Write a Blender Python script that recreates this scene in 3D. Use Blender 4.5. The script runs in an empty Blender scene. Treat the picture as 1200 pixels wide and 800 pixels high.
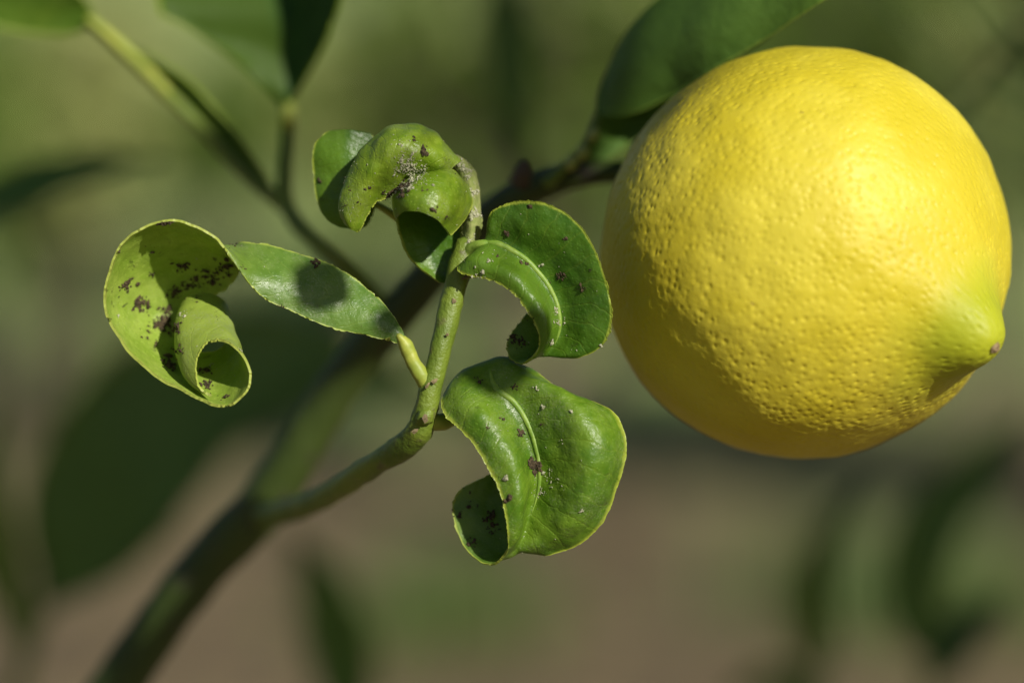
import bpy, math, random
import numpy as np
from mathutils import Vector, noise as mnoise

# ------------------------------------------------------------------ camera, sky, sun, exposure
scene = bpy.context.scene
COL = scene.collection
MM = 0.137e-3                      # metres per photo pixel (1200 wide) in the plane of focus
FOC = 0.100
DIST = 1200 * MM * FOC / 0.036     # camera to plane of focus
PITCH = math.radians(9)
VD = np.array([0, math.cos(PITCH), -math.sin(PITCH)])
RT = np.array([1.0, 0, 0])
UP = np.array([0, math.sin(PITCH), math.cos(PITCH)])
TGT = np.array([0, 0, 1.0])
CAM = TGT - VD * DIST
cam = bpy.data.cameras.new('camera')
cam.lens = 100; cam.sensor_width = 36; cam.clip_start = 0.01; cam.clip_end = 500
cam.dof.use_dof = True; cam.dof.focus_distance = DIST - 10 * MM; cam.dof.aperture_fstop = 5.2
cam.dof.aperture_blades = 9
camo = bpy.data.objects.new('camera', cam); COL.objects.link(camo)
camo.location = CAM; camo.rotation_euler = (math.pi / 2 - PITCH, 0, 0)
scene.camera = camo

SUN_CAM = np.array([0.50, 0.43, 0.75])          # towards the sun, in right / up / back axes
SUN_CAM = SUN_CAM / np.linalg.norm(SUN_CAM)
SUN = RT * SUN_CAM[0] + UP * SUN_CAM[1] - VD * SUN_CAM[2]
ELEV = math.asin(SUN[2]); AZ = math.atan2(SUN[0], SUN[1])
world = bpy.data.worlds.new('World'); scene.world = world; world.use_nodes = True
nt = world.node_tree; nt.nodes.clear()
sky = nt.nodes.new('ShaderNodeTexSky'); sky.sky_type = 'NISHITA'; sky.sun_disc = False
sky.sun_elevation = ELEV; sky.sun_rotation = AZ
bg = nt.nodes.new('ShaderNodeBackground'); bg.inputs[1].default_value = 0.050
wo = nt.nodes.new('ShaderNodeOutputWorld')
nt.links.new(sky.outputs[0], bg.inputs[0]); nt.links.new(bg.outputs[0], wo.inputs[0])
sl = bpy.data.lights.new('sun', 'SUN'); sl.energy = 4.9; sl.angle = math.radians(1.0); sl.color = (1, 0.94, 0.84)
so = bpy.data.objects.new('sun', sl); COL.objects.link(so)
so.rotation_euler = Vector(SUN).to_track_quat('Z', 'Y').to_euler(); so.location = (1, -1, 3)
scene.view_settings.view_transform = 'Standard'; scene.view_settings.look = 'None'
scene.view_settings.exposure = 0.0; scene.view_settings.gamma = 1
scene.cycles.use_denoising = True
scene.cycles.max_bounces = 8; scene.cycles.transparent_max_bounces = 4
scene.cycles.caustics_reflective = False; scene.cycles.caustics_refractive = False

rng = random.Random(7)
nrg = np.random.default_rng(11)


def P(a):
    """photo pixel x, y and depth towards the camera (in photo pixels at the plane of focus) -> world"""
    a = np.asarray(a, float)
    d = DIST - a[..., 2] * MM
    s = 0.36 / 1200
    return (CAM + VD * d[..., None] + RT * ((a[..., 0] - 600) * s * d)[..., None]
            - UP * ((a[..., 1] - 400) * s * d)[..., None])


def to_px(w):
    r = np.asarray(w) - CAM
    d = r @ VD
    return np.stack([600 + (r @ RT) / d * 1200 / 0.36, 400 - (r @ UP) / d * 1200 / 0.36, (DIST - d) / MM], -1)


# ------------------------------------------------------------------ materials
class NT:
    def __init__(s, name):
        s.m = bpy.data.materials.new(name); s.m.use_nodes = True
        s.t = s.m.node_tree; s.t.nodes.clear()
        s.out = s.t.nodes.new('ShaderNodeOutputMaterial')

    def n(s, typ, **kw):
        nd = s.t.nodes.new(typ)
        for k, v in kw.items():
            if k.startswith('_'):
                setattr(nd, k[1:], v)
        return nd

    def put(s, sock, v):
        if hasattr(v, 'is_output'):
            s.t.links.new(v, sock)
        elif v is not None:
            if isinstance(v, (tuple, list)) and len(v) == 3 and sock.type == 'RGBA':
                v = (*v, 1)
            sock.default_value = v

    def coord(s, kind='Object'):
        return s.n('ShaderNodeTexCoord').outputs[kind]

    def noise(s, co, scale, detail=3, rough=0.5, dist=0.0):
        nd = s.n('ShaderNodeTexNoise'); s.put(nd.inputs['Vector'], co)
        nd.inputs['Scale'].default_value = scale; nd.inputs['Detail'].default_value = detail
        nd.inputs['Roughness'].default_value = rough; nd.inputs['Distortion'].default_value = dist
        return nd.outputs[0]

    def voro(s, co, scale, feature='F1', rnd=1.0, smooth=None):
        nd = s.n('ShaderNodeTexVoronoi', _feature=feature); s.put(nd.inputs['Vector'], co)
        nd.inputs['Scale'].default_value = scale; nd.inputs['Randomness'].default_value = rnd
        if smooth is not None and 'Smoothness' in nd.inputs: nd.inputs['Smoothness'].default_value = smooth
        return nd.outputs['Distance']

    def ramp(s, v, a, b, lo=0.0, hi=1.0, kind='SMOOTHSTEP'):
        nd = s.n('ShaderNodeMapRange', _interpolation_type=kind)
        s.put(nd.inputs[0], v)
        for i, x in zip((1, 2, 3, 4), (a, b, lo, hi)): s.put(nd.inputs[i], x)
        return nd.outputs[0]

    def math(s, op, a, b=None):
        nd = s.n('ShaderNodeMath', _operation=op); s.put(nd.inputs[0], a)
        if b is not None: s.put(nd.inputs[1], b)
        return nd.outputs[0]

    def mix(s, f, a, b):
        nd = s.n('ShaderNodeMix', _data_type='RGBA')
        s.put(nd.inputs[0], f); s.put(nd.inputs[6], a); s.put(nd.inputs[7], b)
        return nd.outputs[2]

    def bump(s, h, dist, strength=1.0, normal=None):
        nd = s.n('ShaderNodeBump'); s.put(nd.inputs['Height'], h)
        nd.inputs['Distance'].default_value = dist; nd.inputs['Strength'].default_value = strength
        if normal is not None: s.put(nd.inputs['Normal'], normal)
        return nd.outputs[0]

    def prin(s, **kw):
        nd = s.n('ShaderNodeBsdfPrincipled')
        for k, v in kw.items(): s.put(nd.inputs[k.replace('_', ' ')], v)
        return nd.outputs[0]

    def surf(s, sh): s.t.links.new(sh, s.out.inputs[0]); return s.m


def leaf_mat(name, dark, light, edge, rough=0.4, transl=0.28, tcol=None, spots=0.0, dust=0.0, edge_w=0.07,
             bump=1.0, spec=0.5, midline=0.0, tip=None, left=None, veins=0.0):
    t = NT(name); co = t.coord()
    uv = t.coord('UV'); sx = t.n('ShaderNodeSeparateXYZ'); t.put(sx.inputs[0], uv)
    e = t.math('ABSOLUTE', t.math('SUBTRACT', t.math('MULTIPLY', sx.outputs[1], 2.0), 1.0))
    big = t.noise(co, 170, 3, 0.55)
    small = t.noise(co, 900, 3, 0.6)
    c = t.mix(t.ramp(t.math('ADD', t.math('MULTIPLY', big, 0.72), t.math('MULTIPLY', small, 0.28)), 0.36, 0.64), dark, light)
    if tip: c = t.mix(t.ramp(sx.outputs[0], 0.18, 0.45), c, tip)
    if left: c = t.mix(t.ramp(sx.outputs[1], 0.40, 0.54, 0.75, 0.0), c, left)  # sunlit half: lighter tone painted into one side of the blade
    if veins:
        ph = t.math('ADD', t.math('SUBTRACT', t.math('MULTIPLY', sx.outputs[0], veins), t.math('MULTIPLY', e, 1.6)), t.math('MULTIPLY', big, 0.9))
        vn = t.ramp(t.math('PINGPONG', ph, 0.5), 0.0, 0.07, 1.0, 0.0)
        c = t.mix(t.math('MULTIPLY', vn, 0.10), c, edge)
    # oil glands: small paler dots
    gl = t.ramp(t.voro(co, 1500), 0.05, 0.32, 0.42, 0.0)
    c = t.mix(gl, c, tuple(min(1, x * 1.5 + 0.02) for x in light))
    ew = t.math('ADD', e, t.math('MULTIPLY', t.math('SUBTRACT', small, 0.5), 0.06))
    c = t.mix(t.ramp(ew, 1 - edge_w, 1 - edge_w * 0.25), c, edge)
    if midline: c = t.mix(t.ramp(e, 0.015, 0.06, midline, 0.0), c, edge)
    if spots > 0:
        sp = t.noise(co, 420, 4, 0.62, 0.6); reg = t.noise(co, 95, 2, 0.5)
        sm = t.math('MULTIPLY', t.ramp(sp, 0.60, 0.66), t.ramp(reg, 0.5, 0.62))
        c = t.mix(t.math('MULTIPLY', sm, spots), c, (0.035, 0.030, 0.016))
    r = t.ramp(small, 0.3, 0.7, rough - 0.07, rough + 0.09)
    if dust > 0:
        dm = t.math('MULTIPLY', t.ramp(t.noise(co, 130, 4, 0.6), 0.42, 0.62), t.ramp(t.noise(co, 3200, 2, 0.7), 0.42, 0.66))
        c = t.mix(t.math('MULTIPLY', dm, dust), c, (0.36, 0.40, 0.22))
    h = t.math('ADD', t.math('MULTIPLY', t.noise(co, 620, 4, 0.6), 1.0), t.math('MULTIPLY', t.ramp(t.voro(co, 1500), 0.0, 0.4), 0.18))
    if veins: h = t.math('ADD', h, t.math('MULTIPLY', vn, -0.16))
    nrm = t.bump(h, 0.00030 * bump, 0.55)
    p = t.prin(Base_Color=c, Roughness=r, Specular_IOR_Level=spec, Normal=nrm)
    tr = t.n('ShaderNodeBsdfTranslucent')
    tc = tcol or tuple(min(1, x * 1.5) for x in light)
    t.put(tr.inputs[0], tc); t.put(tr.inputs[1], nrm)
    mx = t.n('ShaderNodeMixShader'); mx.inputs[0].default_value = transl
    t.t.links.new(p, mx.inputs[1]); t.t.links.new(tr.outputs[0], mx.inputs[2])
    return t.surf(mx.outputs[0])


def bark_mat(name, a, b, c3, rough=0.55, scale=300, bump=0.0004):
    t = NT(name); co = t.coord()
    mp = t.n('ShaderNodeMapping'); t.put(mp.inputs[0], co)
    n1 = t.noise(co, scale, 4, 0.6); n2 = t.noise(co, scale * 0.25, 3, 0.5); n3 = t.noise(co, scale * 4, 3, 0.6)
    c = t.mix(t.ramp(n2, 0.38, 0.62), a, b)
    c = t.mix(t.ramp(n1, 0.56, 0.70), c, c3)
    nrm = t.bump(t.math('ADD', n1, t.math('MULTIPLY', n3, 0.4)), bump, 0.6)
    return t.surf(t.prin(Base_Color=c, Roughness=rough, Normal=nrm))


def flat_mat(name, a, b, scale, rough=0.8, bump=0.0003):
    t = NT(name); co = t.coord(); n1 = t.noise(co, scale, 4, 0.6)
    return t.surf(t.prin(Base_Color=t.mix(t.ramp(n1, 0.35, 0.65), a, b), Roughness=rough, Normal=t.bump(n1, bump, 0.6)))


M = {}
M['lime_in'] = leaf_mat('leaf_inner_lime', (0.25, 0.39, 0.036), (0.36, 0.49, 0.068), (0.46, 0.54, 0.09), 0.5, 0.24,
                        (0.42, 0.56, 0.04), spots=0.9, dust=0.15)
M['sage'] = leaf_mat('leaf_upper_sage', (0.085, 0.185, 0.020), (0.14, 0.25, 0.036), (0.36, 0.46, 0.07), 0.40, 0.2,
                     (0.30, 0.50, 0.03), spots=0.35, dust=0.4, tip=(0.29, 0.39, 0.055), veins=26)
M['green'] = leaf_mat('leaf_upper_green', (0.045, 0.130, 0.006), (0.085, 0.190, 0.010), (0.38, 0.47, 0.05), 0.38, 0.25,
                      (0.26, 0.48, 0.015), spots=0.6, dust=0.08, bump=1.5, left=(0.13, 0.25, 0.016), veins=15)  # left: sunlight on the strap half, put into the colour
M['bright'] = leaf_mat('leaf_upper_bright', (0.145, 0.255, 0.010), (0.25, 0.36, 0.026), (0.40, 0.49, 0.06), 0.38, 0.25,
                       (0.34, 0.54, 0.02), spots=0.35, dust=0.35, bump=1.5, veins=15)
M['low'] = leaf_mat('leaf_upper_low', (0.085, 0.190, 0.009), (0.170, 0.295, 0.020), (0.38, 0.47, 0.05), 0.38, 0.25,
                    (0.30, 0.52, 0.02), spots=0.35, dust=0.3, bump=1.5, veins=17)
M['under'] = leaf_mat('leaf_underside', (0.09, 0.185, 0.012), (0.15, 0.26, 0.022), (0.38, 0.47, 0.06), 0.5, 0.28,
                      (0.28, 0.48, 0.02), spots=0.9, dust=0.08)
M['mature'] = leaf_mat('leaf_mature', (0.018, 0.062, 0.012), (0.030, 0.088, 0.016), (0.26, 0.36, 0.03), 0.45, 0.12,
                       (0.10, 0.24, 0.01), edge_w=0.13, spec=0.35, midline=0.35)
M['mature_under'] = leaf_mat('leaf_mature_underside', (0.08, 0.17, 0.02), (0.11, 0.22, 0.03), (0.24, 0.34, 0.03), 0.55, 0.2,
                             (0.2, 0.4, 0.02), edge_w=0.04)
M['olive'] = leaf_mat('leaf_olive', (0.09, 0.16, 0.012), (0.13, 0.21, 0.018), (0.24, 0.34, 0.03), 0.5, 0.2, (0.2, 0.36, 0.02),
                      edge_w=0.04)
M['half_lit'] = leaf_mat('leaf_half_lit', (0.022, 0.075, 0.016), (0.036, 0.105, 0.022), (0.20, 0.30, 0.03), 0.5, 0.12, (0.1, 0.24, 0.01), edge_w=0.03, spec=0.15,
                         left=(0.062, 0.105, 0.010))  # left half painted lighter as if lit, right half kept dark
M['bud'] = flat_mat('bud', (0.30, 0.34, 0.07), (0.42, 0.44, 0.12), 500, 0.6)
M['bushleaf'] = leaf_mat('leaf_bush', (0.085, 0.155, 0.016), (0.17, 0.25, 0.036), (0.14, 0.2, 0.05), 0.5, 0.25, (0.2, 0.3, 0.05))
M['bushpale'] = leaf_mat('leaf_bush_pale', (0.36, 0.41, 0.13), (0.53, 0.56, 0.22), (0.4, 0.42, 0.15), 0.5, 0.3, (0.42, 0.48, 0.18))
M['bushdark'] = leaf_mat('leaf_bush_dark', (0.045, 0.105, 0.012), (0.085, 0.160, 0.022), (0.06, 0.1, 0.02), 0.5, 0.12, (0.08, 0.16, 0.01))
M['midrib'] = flat_mat('midrib', (0.15, 0.27, 0.025), (0.24, 0.36, 0.05), 500, 0.5)
M['pale'] = flat_mat('pale_felt', (0.19, 0.24, 0.055), (0.28, 0.31, 0.10), 900, 0.9, 0.0006)
M['petiole'] = flat_mat('petiole', (0.26, 0.33, 0.04), (0.38, 0.42, 0.06), 260, 0.5)
M['shoot'] = bark_mat('shoot_bark', (0.095, 0.155, 0.012), (0.165, 0.23, 0.022), (0.13, 0.14, 0.04), 0.5, 380, 0.0006)
M['stem'] = bark_mat('stem_bark', (0.030, 0.054, 0.006), (0.046, 0.074, 0.009), (0.042, 0.036, 0.024), 0.6, 150)
M['wood'] = bark_mat('woody_bark', (0.09, 0.065, 0.045), (0.14, 0.11, 0.08), (0.06, 0.05, 0.04), 0.8, 120, 0.001)
M['dirt'] = flat_mat('dirt', (0.026, 0.018, 0.008), (0.095, 0.066, 0.032), 2500, 0.95)
M['pale_dust'] = flat_mat('pale_dust', (0.30, 0.31, 0.18), (0.48, 0.47, 0.33), 2500, 0.9)

# rind
t = NT('lemon_rind'); co = t.coord('Object')
sx = t.n('ShaderNodeSeparateXYZ'); t.put(sx.inputs[0], co)
axial = t.math('DIVIDE', sx.outputs[2], MM)
big = t.noise(co, 55, 3, 0.5); mid = t.noise(co, 230, 3, 0.55)
c = t.mix(t.ramp(big, 0.35, 0.65), (0.595, 0.497, 0.026), (0.675, 0.578, 0.050))
c = t.mix(t.ramp(t.noise(co, 28, 4, 0.6, 0.4), 0.56, 0.72, 0.0, 0.35), c, (0.52, 0.45, 0.03))
green = t.ramp(t.math('ADD', axial, t.math('MULTIPLY', t.math('SUBTRACT', big, 0.5), 70)), 222, 288)
c = t.mix(t.math('MULTIPLY', green, 0.85), c, (0.36, 0.42, 0.018))
blem = t.math('MULTIPLY', t.ramp(t.noise(co, 520, 2, 0.5), 0.72, 0.78), t.ramp(t.noise(co, 60, 2, 0.5), 0.50, 0.60))
c = t.mix(t.math('MULTIPLY', blem, 0.6), c, (0.30, 0.20, 0.05))
fin = t.noise(co, 800, 3, 0.55); pit = t.ramp(t.voro(co, 1500), 0.03, 0.42)
h = t.math('ADD', t.math('MULTIPLY', pit, 0.14), t.math('MULTIPLY', fin, 0.6))
nrm = t.bump(h, 0.00020, 0.5)
M['rind'] = t.surf(t.prin(Base_Color=c, Roughness=t.ramp(mid, 0.3, 0.7, 0.46, 0.56), Specular_IOR_Level=0.32, Normal=nrm,
                          Subsurface_Weight=0.22, Subsurface_Radius=(0.0046, 0.0040, 0.0008), Subsurface_Scale=1.0))

# soil
t = NT('soil'); co = t.coord()
n1 = t.noise(co, 1.3, 4, 0.6); n2 = t.noise(co, 14, 5, 0.65); n3 = t.noise(co, 60, 3, 0.6)
c = t.mix(t.ramp(n1, 0.38, 0.62), (0.165, 0.122, 0.058), (0.25, 0.188, 0.094))
c = t.mix(t.ramp(n2, 0.42, 0.66), c, (0.09, 0.064, 0.042))
c = t.mix(t.ramp(n3, 0.62, 0.75), c, (0.27, 0.21, 0.14))
gx = t.n('ShaderNodeSeparateXYZ'); t.put(gx.inputs[0], co)
mead = t.ramp(t.math('ADD', gx.outputs[1], t.math('MULTIPLY', n1, 5.0)), 6.6, 9.2)
c = t.mix(mead, c, t.mix(t.ramp(t.noise(co, 1.5, 4, 0.6), 0.38, 0.62), (0.13, 0.23, 0.05), (0.45, 0.51, 0.18)))
M['soil'] = t.surf(t.prin(Base_Color=c, Roughness=0.95, Normal=t.bump(t.math('ADD', n2, n3), 0.02, 0.7)))
M['grass'] = flat_mat('grass', (0.07, 0.13, 0.025), (0.14, 0.20, 0.05), 6, 0.6)


# ------------------------------------------------------------------ mesh helpers
def mesh_obj(name, verts, faces, mats, parent=None, midx=None, smooth=None, uv=None):
    me = bpy.data.meshes.new(name)
    me.from_pydata([tuple(v) for v in verts], [], faces)
    for m in (mats if isinstance(mats, (list, tuple)) else [mats]): me.materials.append(m)
    n = len(me.polygons)
    if midx is not None: me.polygons.foreach_set('material_index', np.asarray(midx, np.int32))
    sm = np.ones(n, bool) if smooth is None else np.asarray(smooth, bool)
    me.polygons.foreach_set('use_smooth', sm)
    if uv is not None:
        ul = me.uv_layers.new(name='UVMap')
        vi = np.empty(len(me.loops), np.int32); me.loops.foreach_get('vertex_index', vi)
        ul.data.foreach_set('uv', np.asarray(uv, np.float32)[vi].ravel())
    me.update()
    o = bpy.data.objects.new(name, me); COL.objects.link(o)
    if parent is not None: o.parent = parent
    return o


def tag(o, label=None, cat=None, group=None, kind=None):
    if label: o['label'] = label
    if cat: o['category'] = cat
    if group: o['group'] = group
    if kind: o['kind'] = kind
    return o


def empty(name, label, cat, group=None):
    o = bpy.data.objects.new(name, None); COL.objects.link(o)
    o.empty_display_size = 0.02
    return tag(o, label, cat, group)


def nspline(ts, ys, q):
    """natural cubic spline through ys at ts, sampled at q (vector valued)"""
    ts = np.asarray(ts, float); ys = np.asarray(ys, float); n = len(ts)
    sh = ys.shape[1:]; Y = ys.reshape(n, -1)
    if n < 3:
        return np.stack([np.interp(q, ts, Y[:, j]) for j in range(Y.shape[1])], 1).reshape((len(q),) + sh)
    h = np.diff(ts); A = np.zeros((n, n)); B = np.zeros_like(Y); A[0, 0] = A[-1, -1] = 1
    for i in range(1, n - 1):
        A[i, i - 1] = h[i - 1]; A[i, i] = 2 * (h[i - 1] + h[i]); A[i, i + 1] = h[i]
        B[i] = 6 * ((Y[i + 1] - Y[i]) / h[i] - (Y[i] - Y[i - 1]) / h[i - 1])
    m = np.linalg.solve(A, B)
    k = np.clip(np.searchsorted(ts, q) - 1, 0, n - 2)
    a = (ts[k + 1] - q)[:, None]; b = (q - ts[k])[:, None]; hk = h[k][:, None]
    r = (m[k] * a**3 + m[k + 1] * b**3) / (6 * hk) + (Y[k] / hk - m[k] * hk / 6) * a + (Y[k + 1] / hk - m[k + 1] * hk / 6) * b
    return r.reshape((len(q),) + sh)


def chord(pts):
    d = np.linalg.norm(np.diff(pts, axis=0), axis=1) ** 0.75
    return np.concatenate([[0], np.cumsum(d)]) / d.sum()


def surface(net, N, Mv):
    """rows of control points (pixels) -> N x Mv grid in pixel space"""
    rows = [np.asarray(r, float) for r in net]
    m0 = max(len(r) for r in rows)
    full = np.stack([r if len(r) == m0 else nspline(np.linspace(0, 1, len(r)), r, np.linspace(0, 1, m0)) for r in rows])
    ts = chord(full.mean(1))
    ts = 0.6 * ts + 0.4 * np.linspace(0, 1, len(ts))
    a = nspline(ts, full, np.linspace(0, 1, N))
    b = nspline(np.linspace(0, 1, m0), a.transpose(1, 0, 2), np.linspace(0, 1, Mv)).transpose(1, 0, 2)
    return b


def grid_normals(G):
    du = np.gradient(G, axis=0); dv = np.gradient(G, axis=1)
    n = np.cross(du, dv)
    return n / (np.linalg.norm(n, axis=2, keepdims=True) + 1e-12)


def vnoise(W, freq, seed=0.0):
    flat = W.reshape(-1, 3) * freq + seed
    return np.array([mnoise.noise(Vector(p)) for p in flat]).reshape(W.shape[:-1])


def shell(name, G, thick, mats, parent, rough_edge=1.2, pucker=1.2, seed=0.0, flip=False, closed_u=False):
    """thick sheet from a grid in pixel space; mats = (front, back); returns object and world grid and normals"""
    N, Mv = G.shape[:2]
    G = G.copy()
    # uneven, finely notched margins
    for j, jn in ((0, 1), (Mv - 1, Mv - 2)):
        d = G[:, j] - G[:, jn]; d /= np.linalg.norm(d, axis=1, keepdims=True) + 1e-9
        a = np.array([mnoise.noise(Vector((i * 0.23 + seed * 3, j * 1.7, seed))) for i in range(N)])
        b = np.array([mnoise.noise(Vector((i * 0.9 + seed * 5, j * 2.7, seed))) for i in range(N)])
        cn = np.array([mnoise.noise(Vector((i * 0.42 + seed * 7, j * 0.7, seed + 4))) for i in range(N)])
        nick = -3.2 * np.clip((cn - 0.42) * 4, 0, 1)
        G[:, j] += d * (rough_edge * (1.3 * a + 1.0 * b + nick))[:, None]
    W = P(G)
    nr = grid_normals(W)
    if flip: nr = -nr
    pk = vnoise(W, 260, seed) * 1.0 + vnoise(W, 560, seed + 9) * 0.45
    W = W + nr * (pk * pucker * MM)[..., None]
    nr = grid_normals(W)
    if flip: nr = -nr
    A = W + nr * thick * MM / 2; B = W - nr * thick * MM / 2
    idx = np.arange(N * Mv).reshape(N, Mv); off = N * Mv
    q = np.stack([idx[:-1, :-1], idx[1:, :-1], idx[1:, 1:], idx[:-1, 1:]], -1).reshape(-1, 4)
    if flip: q = q[:, ::-1]
    fb = q[:, ::-1] + off
    ring = np.concatenate([idx[:-1, 0], idx[-1, :-1], idx[::-1, -1][:-1], idx[0, ::-1][:-1]])
    nx = np.roll(ring, -1)
    side = np.stack([ring, ring + off, nx + off, nx], -1)
    if not flip: side = side[:, ::-1]
    faces = np.concatenate([q, fb, side])
    uu, vv = np.meshgrid(np.linspace(0, 1, N), np.linspace(0, 1, Mv), indexing='ij')
    uv = np.stack([uu, vv], -1).reshape(-1, 2); uv = np.concatenate([uv, uv])
    mi = np.concatenate([np.zeros(len(q)), np.ones(len(fb)), np.zeros(len(side))])
    sm = np.concatenate([np.ones(len(q) + len(fb)), np.zeros(len(side))])
    V = np.concatenate([A.reshape(-1, 3), B.reshape(-1, 3)])
    o = mesh_obj(name, V, faces.tolist(), list(mats), parent, mi, sm, uv)
    return o, W, nr


def tube(name, pts, radii, mat, parent, seg=14, n=40, lump=0.0, seed=0.0, px=True, cap=True, flat=1.0):
    """tapered limb through control points; radii in photo pixels (px) or metres"""
    pts = np.asarray(pts, float)
    W = P(pts) if px else pts
    s = chord(W); q = np.linspace(0, 1, n)
    C = nspline(s, W, q); R = np.interp(q, s, np.asarray(radii, float)) * (MM if px else 1)
    T = np.gradient(C, axis=0); T /= np.linalg.norm(T, axis=1, keepdims=True)
    u = np.cross(T[0], VD); u /= np.linalg.norm(u)
    V = []; F = []
    for i in range(n):
        u = u - T[i] * (u @ T[i]); u /= np.linalg.norm(u); w = np.cross(T[i], u)
        for k in range(seg):
            a = 2 * math.pi * k / seg
            d = u * math.cos(a) + w * math.sin(a) * flat
            r = R[i]
            if lump: r *= 1 + lump * mnoise.noise(Vector((C[i] / max(R[i], 1e-5) * 0.55 + d * 0.9 + seed)))
            V.append(C[i] + d * r)
    for i in range(n - 1):
        for k in range(seg):
            F.append((i * seg + k, i * seg + (k + 1) % seg, (i + 1) * seg + (k + 1) % seg, (i + 1) * seg + k))
    if cap:
        V.append(C[0] - T[0] * R[0] * 0.5); V.append(C[-1] + T[-1] * R[-1] * 0.6)
        for k in range(seg):
            F.append((len(V) - 2, (k + 1) % seg, k)); F.append((len(V) - 1, (n - 1) * seg + k, (n - 1) * seg + (k + 1) % seg))
    return mesh_obj(name, V, F, mat, parent)


def crumbs(name, spots, mat, parent):
    """spots: list of (centre, normal, radius); each an irregular crumb resting on the surface"""
    base = np.array([(0, 0, 1), (.9, 0, .2), (.28, .86, .2), (-.73, .53, .2), (-.73, -.53, .2), (.28, -.86, .2), (0, 0, -.5)])
    fc = [(0, 1, 2), (0, 2, 3), (0, 3, 4), (0, 4, 5), (0, 5, 1), (6, 2, 1), (6, 3, 2), (6, 4, 3), (6, 5, 4), (6, 1, 5)]
    V = []; F = []
    for c, n, r in spots:
        n = n / (np.linalg.norm(n) + 1e-9)
        a = np.cross(n, nrg.normal(size=3)); a /= np.linalg.norm(a); b = np.cross(n, a)
        st = nrg.uniform(0.6, 1.5); k = len(V)
        for p in base:
            p = p * (1 + nrg.uniform(-0.4, 0.4, 3))
            V.append(c + (a * p[0] * st + b * p[1] / st + n * (p[2] * 0.7 + 0.15)) * r)
        F += [tuple(k + x for x in f) for f in fc]
    o = mesh_obj(name, V, F, mat, parent, smooth=[False] * len(F))
    return tag(o, kind='stuff')


def pick(W, nr, x, y, rad=5):
    """front-most grid point of a sheet that shows near photo pixel x, y"""
    px = to_px(W.reshape(-1, 3))
    d = np.hypot(px[:, 0] - x, px[:, 1] - y)
    ok = np.where(d < rad)[0]
    if not len(ok): ok = np.array([np.argmin(d)])
    i = ok[np.argmax(px[ok, 2])]
    n = nr.reshape(-1, 3)[i]
    if n @ VD > 0: n = -n
    return W.reshape(-1, 3)[i], n


def litter(W, nr, clumps, scatter, thick, seed=1, region=None):
    """clumps: (x, y, spread px, count, crumb px); scatter: random single crumbs"""
    r = np.random.default_rng(seed); out = []
    for x, y, s, cnt, cr in clumps:
        for _ in range(cnt):
            a = r.normal(0, s * 0.8, 2) * [1.0, 0.8]
            c, n = pick(W, nr, x + a[0], y + a[1], 3.5)
            out.append((c + n * thick * MM * 0.5, n, cr * MM * min(2.2, 0.45 + r.exponential(0.42))))
    fl = W.reshape(-1, 3); fn = nr.reshape(-1, 3)
    for _ in range(int(scatter * 0.35)):
        i = r.integers(len(fl)); n = fn[i] if fn[i] @ VD < 0 else -fn[i]
        out.append((fl[i] + n * thick * MM * 0.5, n, MM * r.uniform(0.4, 1.1)))
    return out


def rib(name, W, nr, j, r0, r1, mat, parent, i0=0.0, i1=1.0, side=1, lift=0.3):
    N = len(W); a, b = int(i0 * (N - 1)), int(i1 * (N - 1))
    ids = np.linspace(a, b, 30).astype(int)
    R = np.linspace(r0, r1, 30) * np.minimum(1, np.minimum(np.arange(30) / 4 + 0.25, (29 - np.arange(30)) / 6 + 0.2))
    pts = np.array([W[i, j] + nr[i, j] * side * (1.7 - 0.55 * r) * MM for i, r in zip(ids, R)])
    return tube(name, pts, R * MM, mat, parent, seg=12, n=70, px=False, lump=0.10)


# ------------------------------------------------------------------ ground
def ground():
    xs = np.concatenate([-np.geomspace(60, 1.6, 26), np.linspace(-1.5, 1.5, 40), np.geomspace(1.6, 60, 26)])
    ys = np.concatenate([-np.geomspace(40, 1.1, 18), np.linspace(-1, 9, 110), np.geomspace(9.2, 120, 26)])
    X, Y = np.meshgrid(xs, ys, indexing='ij')
    Z = np.array([0.03 * mnoise.noise(Vector((x * 1.1, y * 1.1, 0))) + 0.012 * mnoise.noise(Vector((x * 5, y * 5, 3)))
                  for x, y in zip(X.ravel(), Y.ravel())]).reshape(X.shape)
    idx = np.arange(X.size).reshape(X.shape)
    q = np.stack([idx[:-1, :-1], idx[1:, :-1], idx[1:, 1:], idx[:-1, 1:]], -1).reshape(-1, 4)
    o = mesh_obj('ground', np.stack([X, Y, Z], -1).reshape(-1, 3), q.tolist(), M['soil'])
    tag(o, 'bare brown soil with a pale meadow beyond the lemon trees', kind='structure')


ground()


def ground_pt(x, dist):
    """ground position seen in photo column x at a horizontal distance from the camera"""
    return np.array([CAM[0] + (x - 600) * 0.36 / 1200 * dist, CAM[1] + dist, 0.0])


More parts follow.
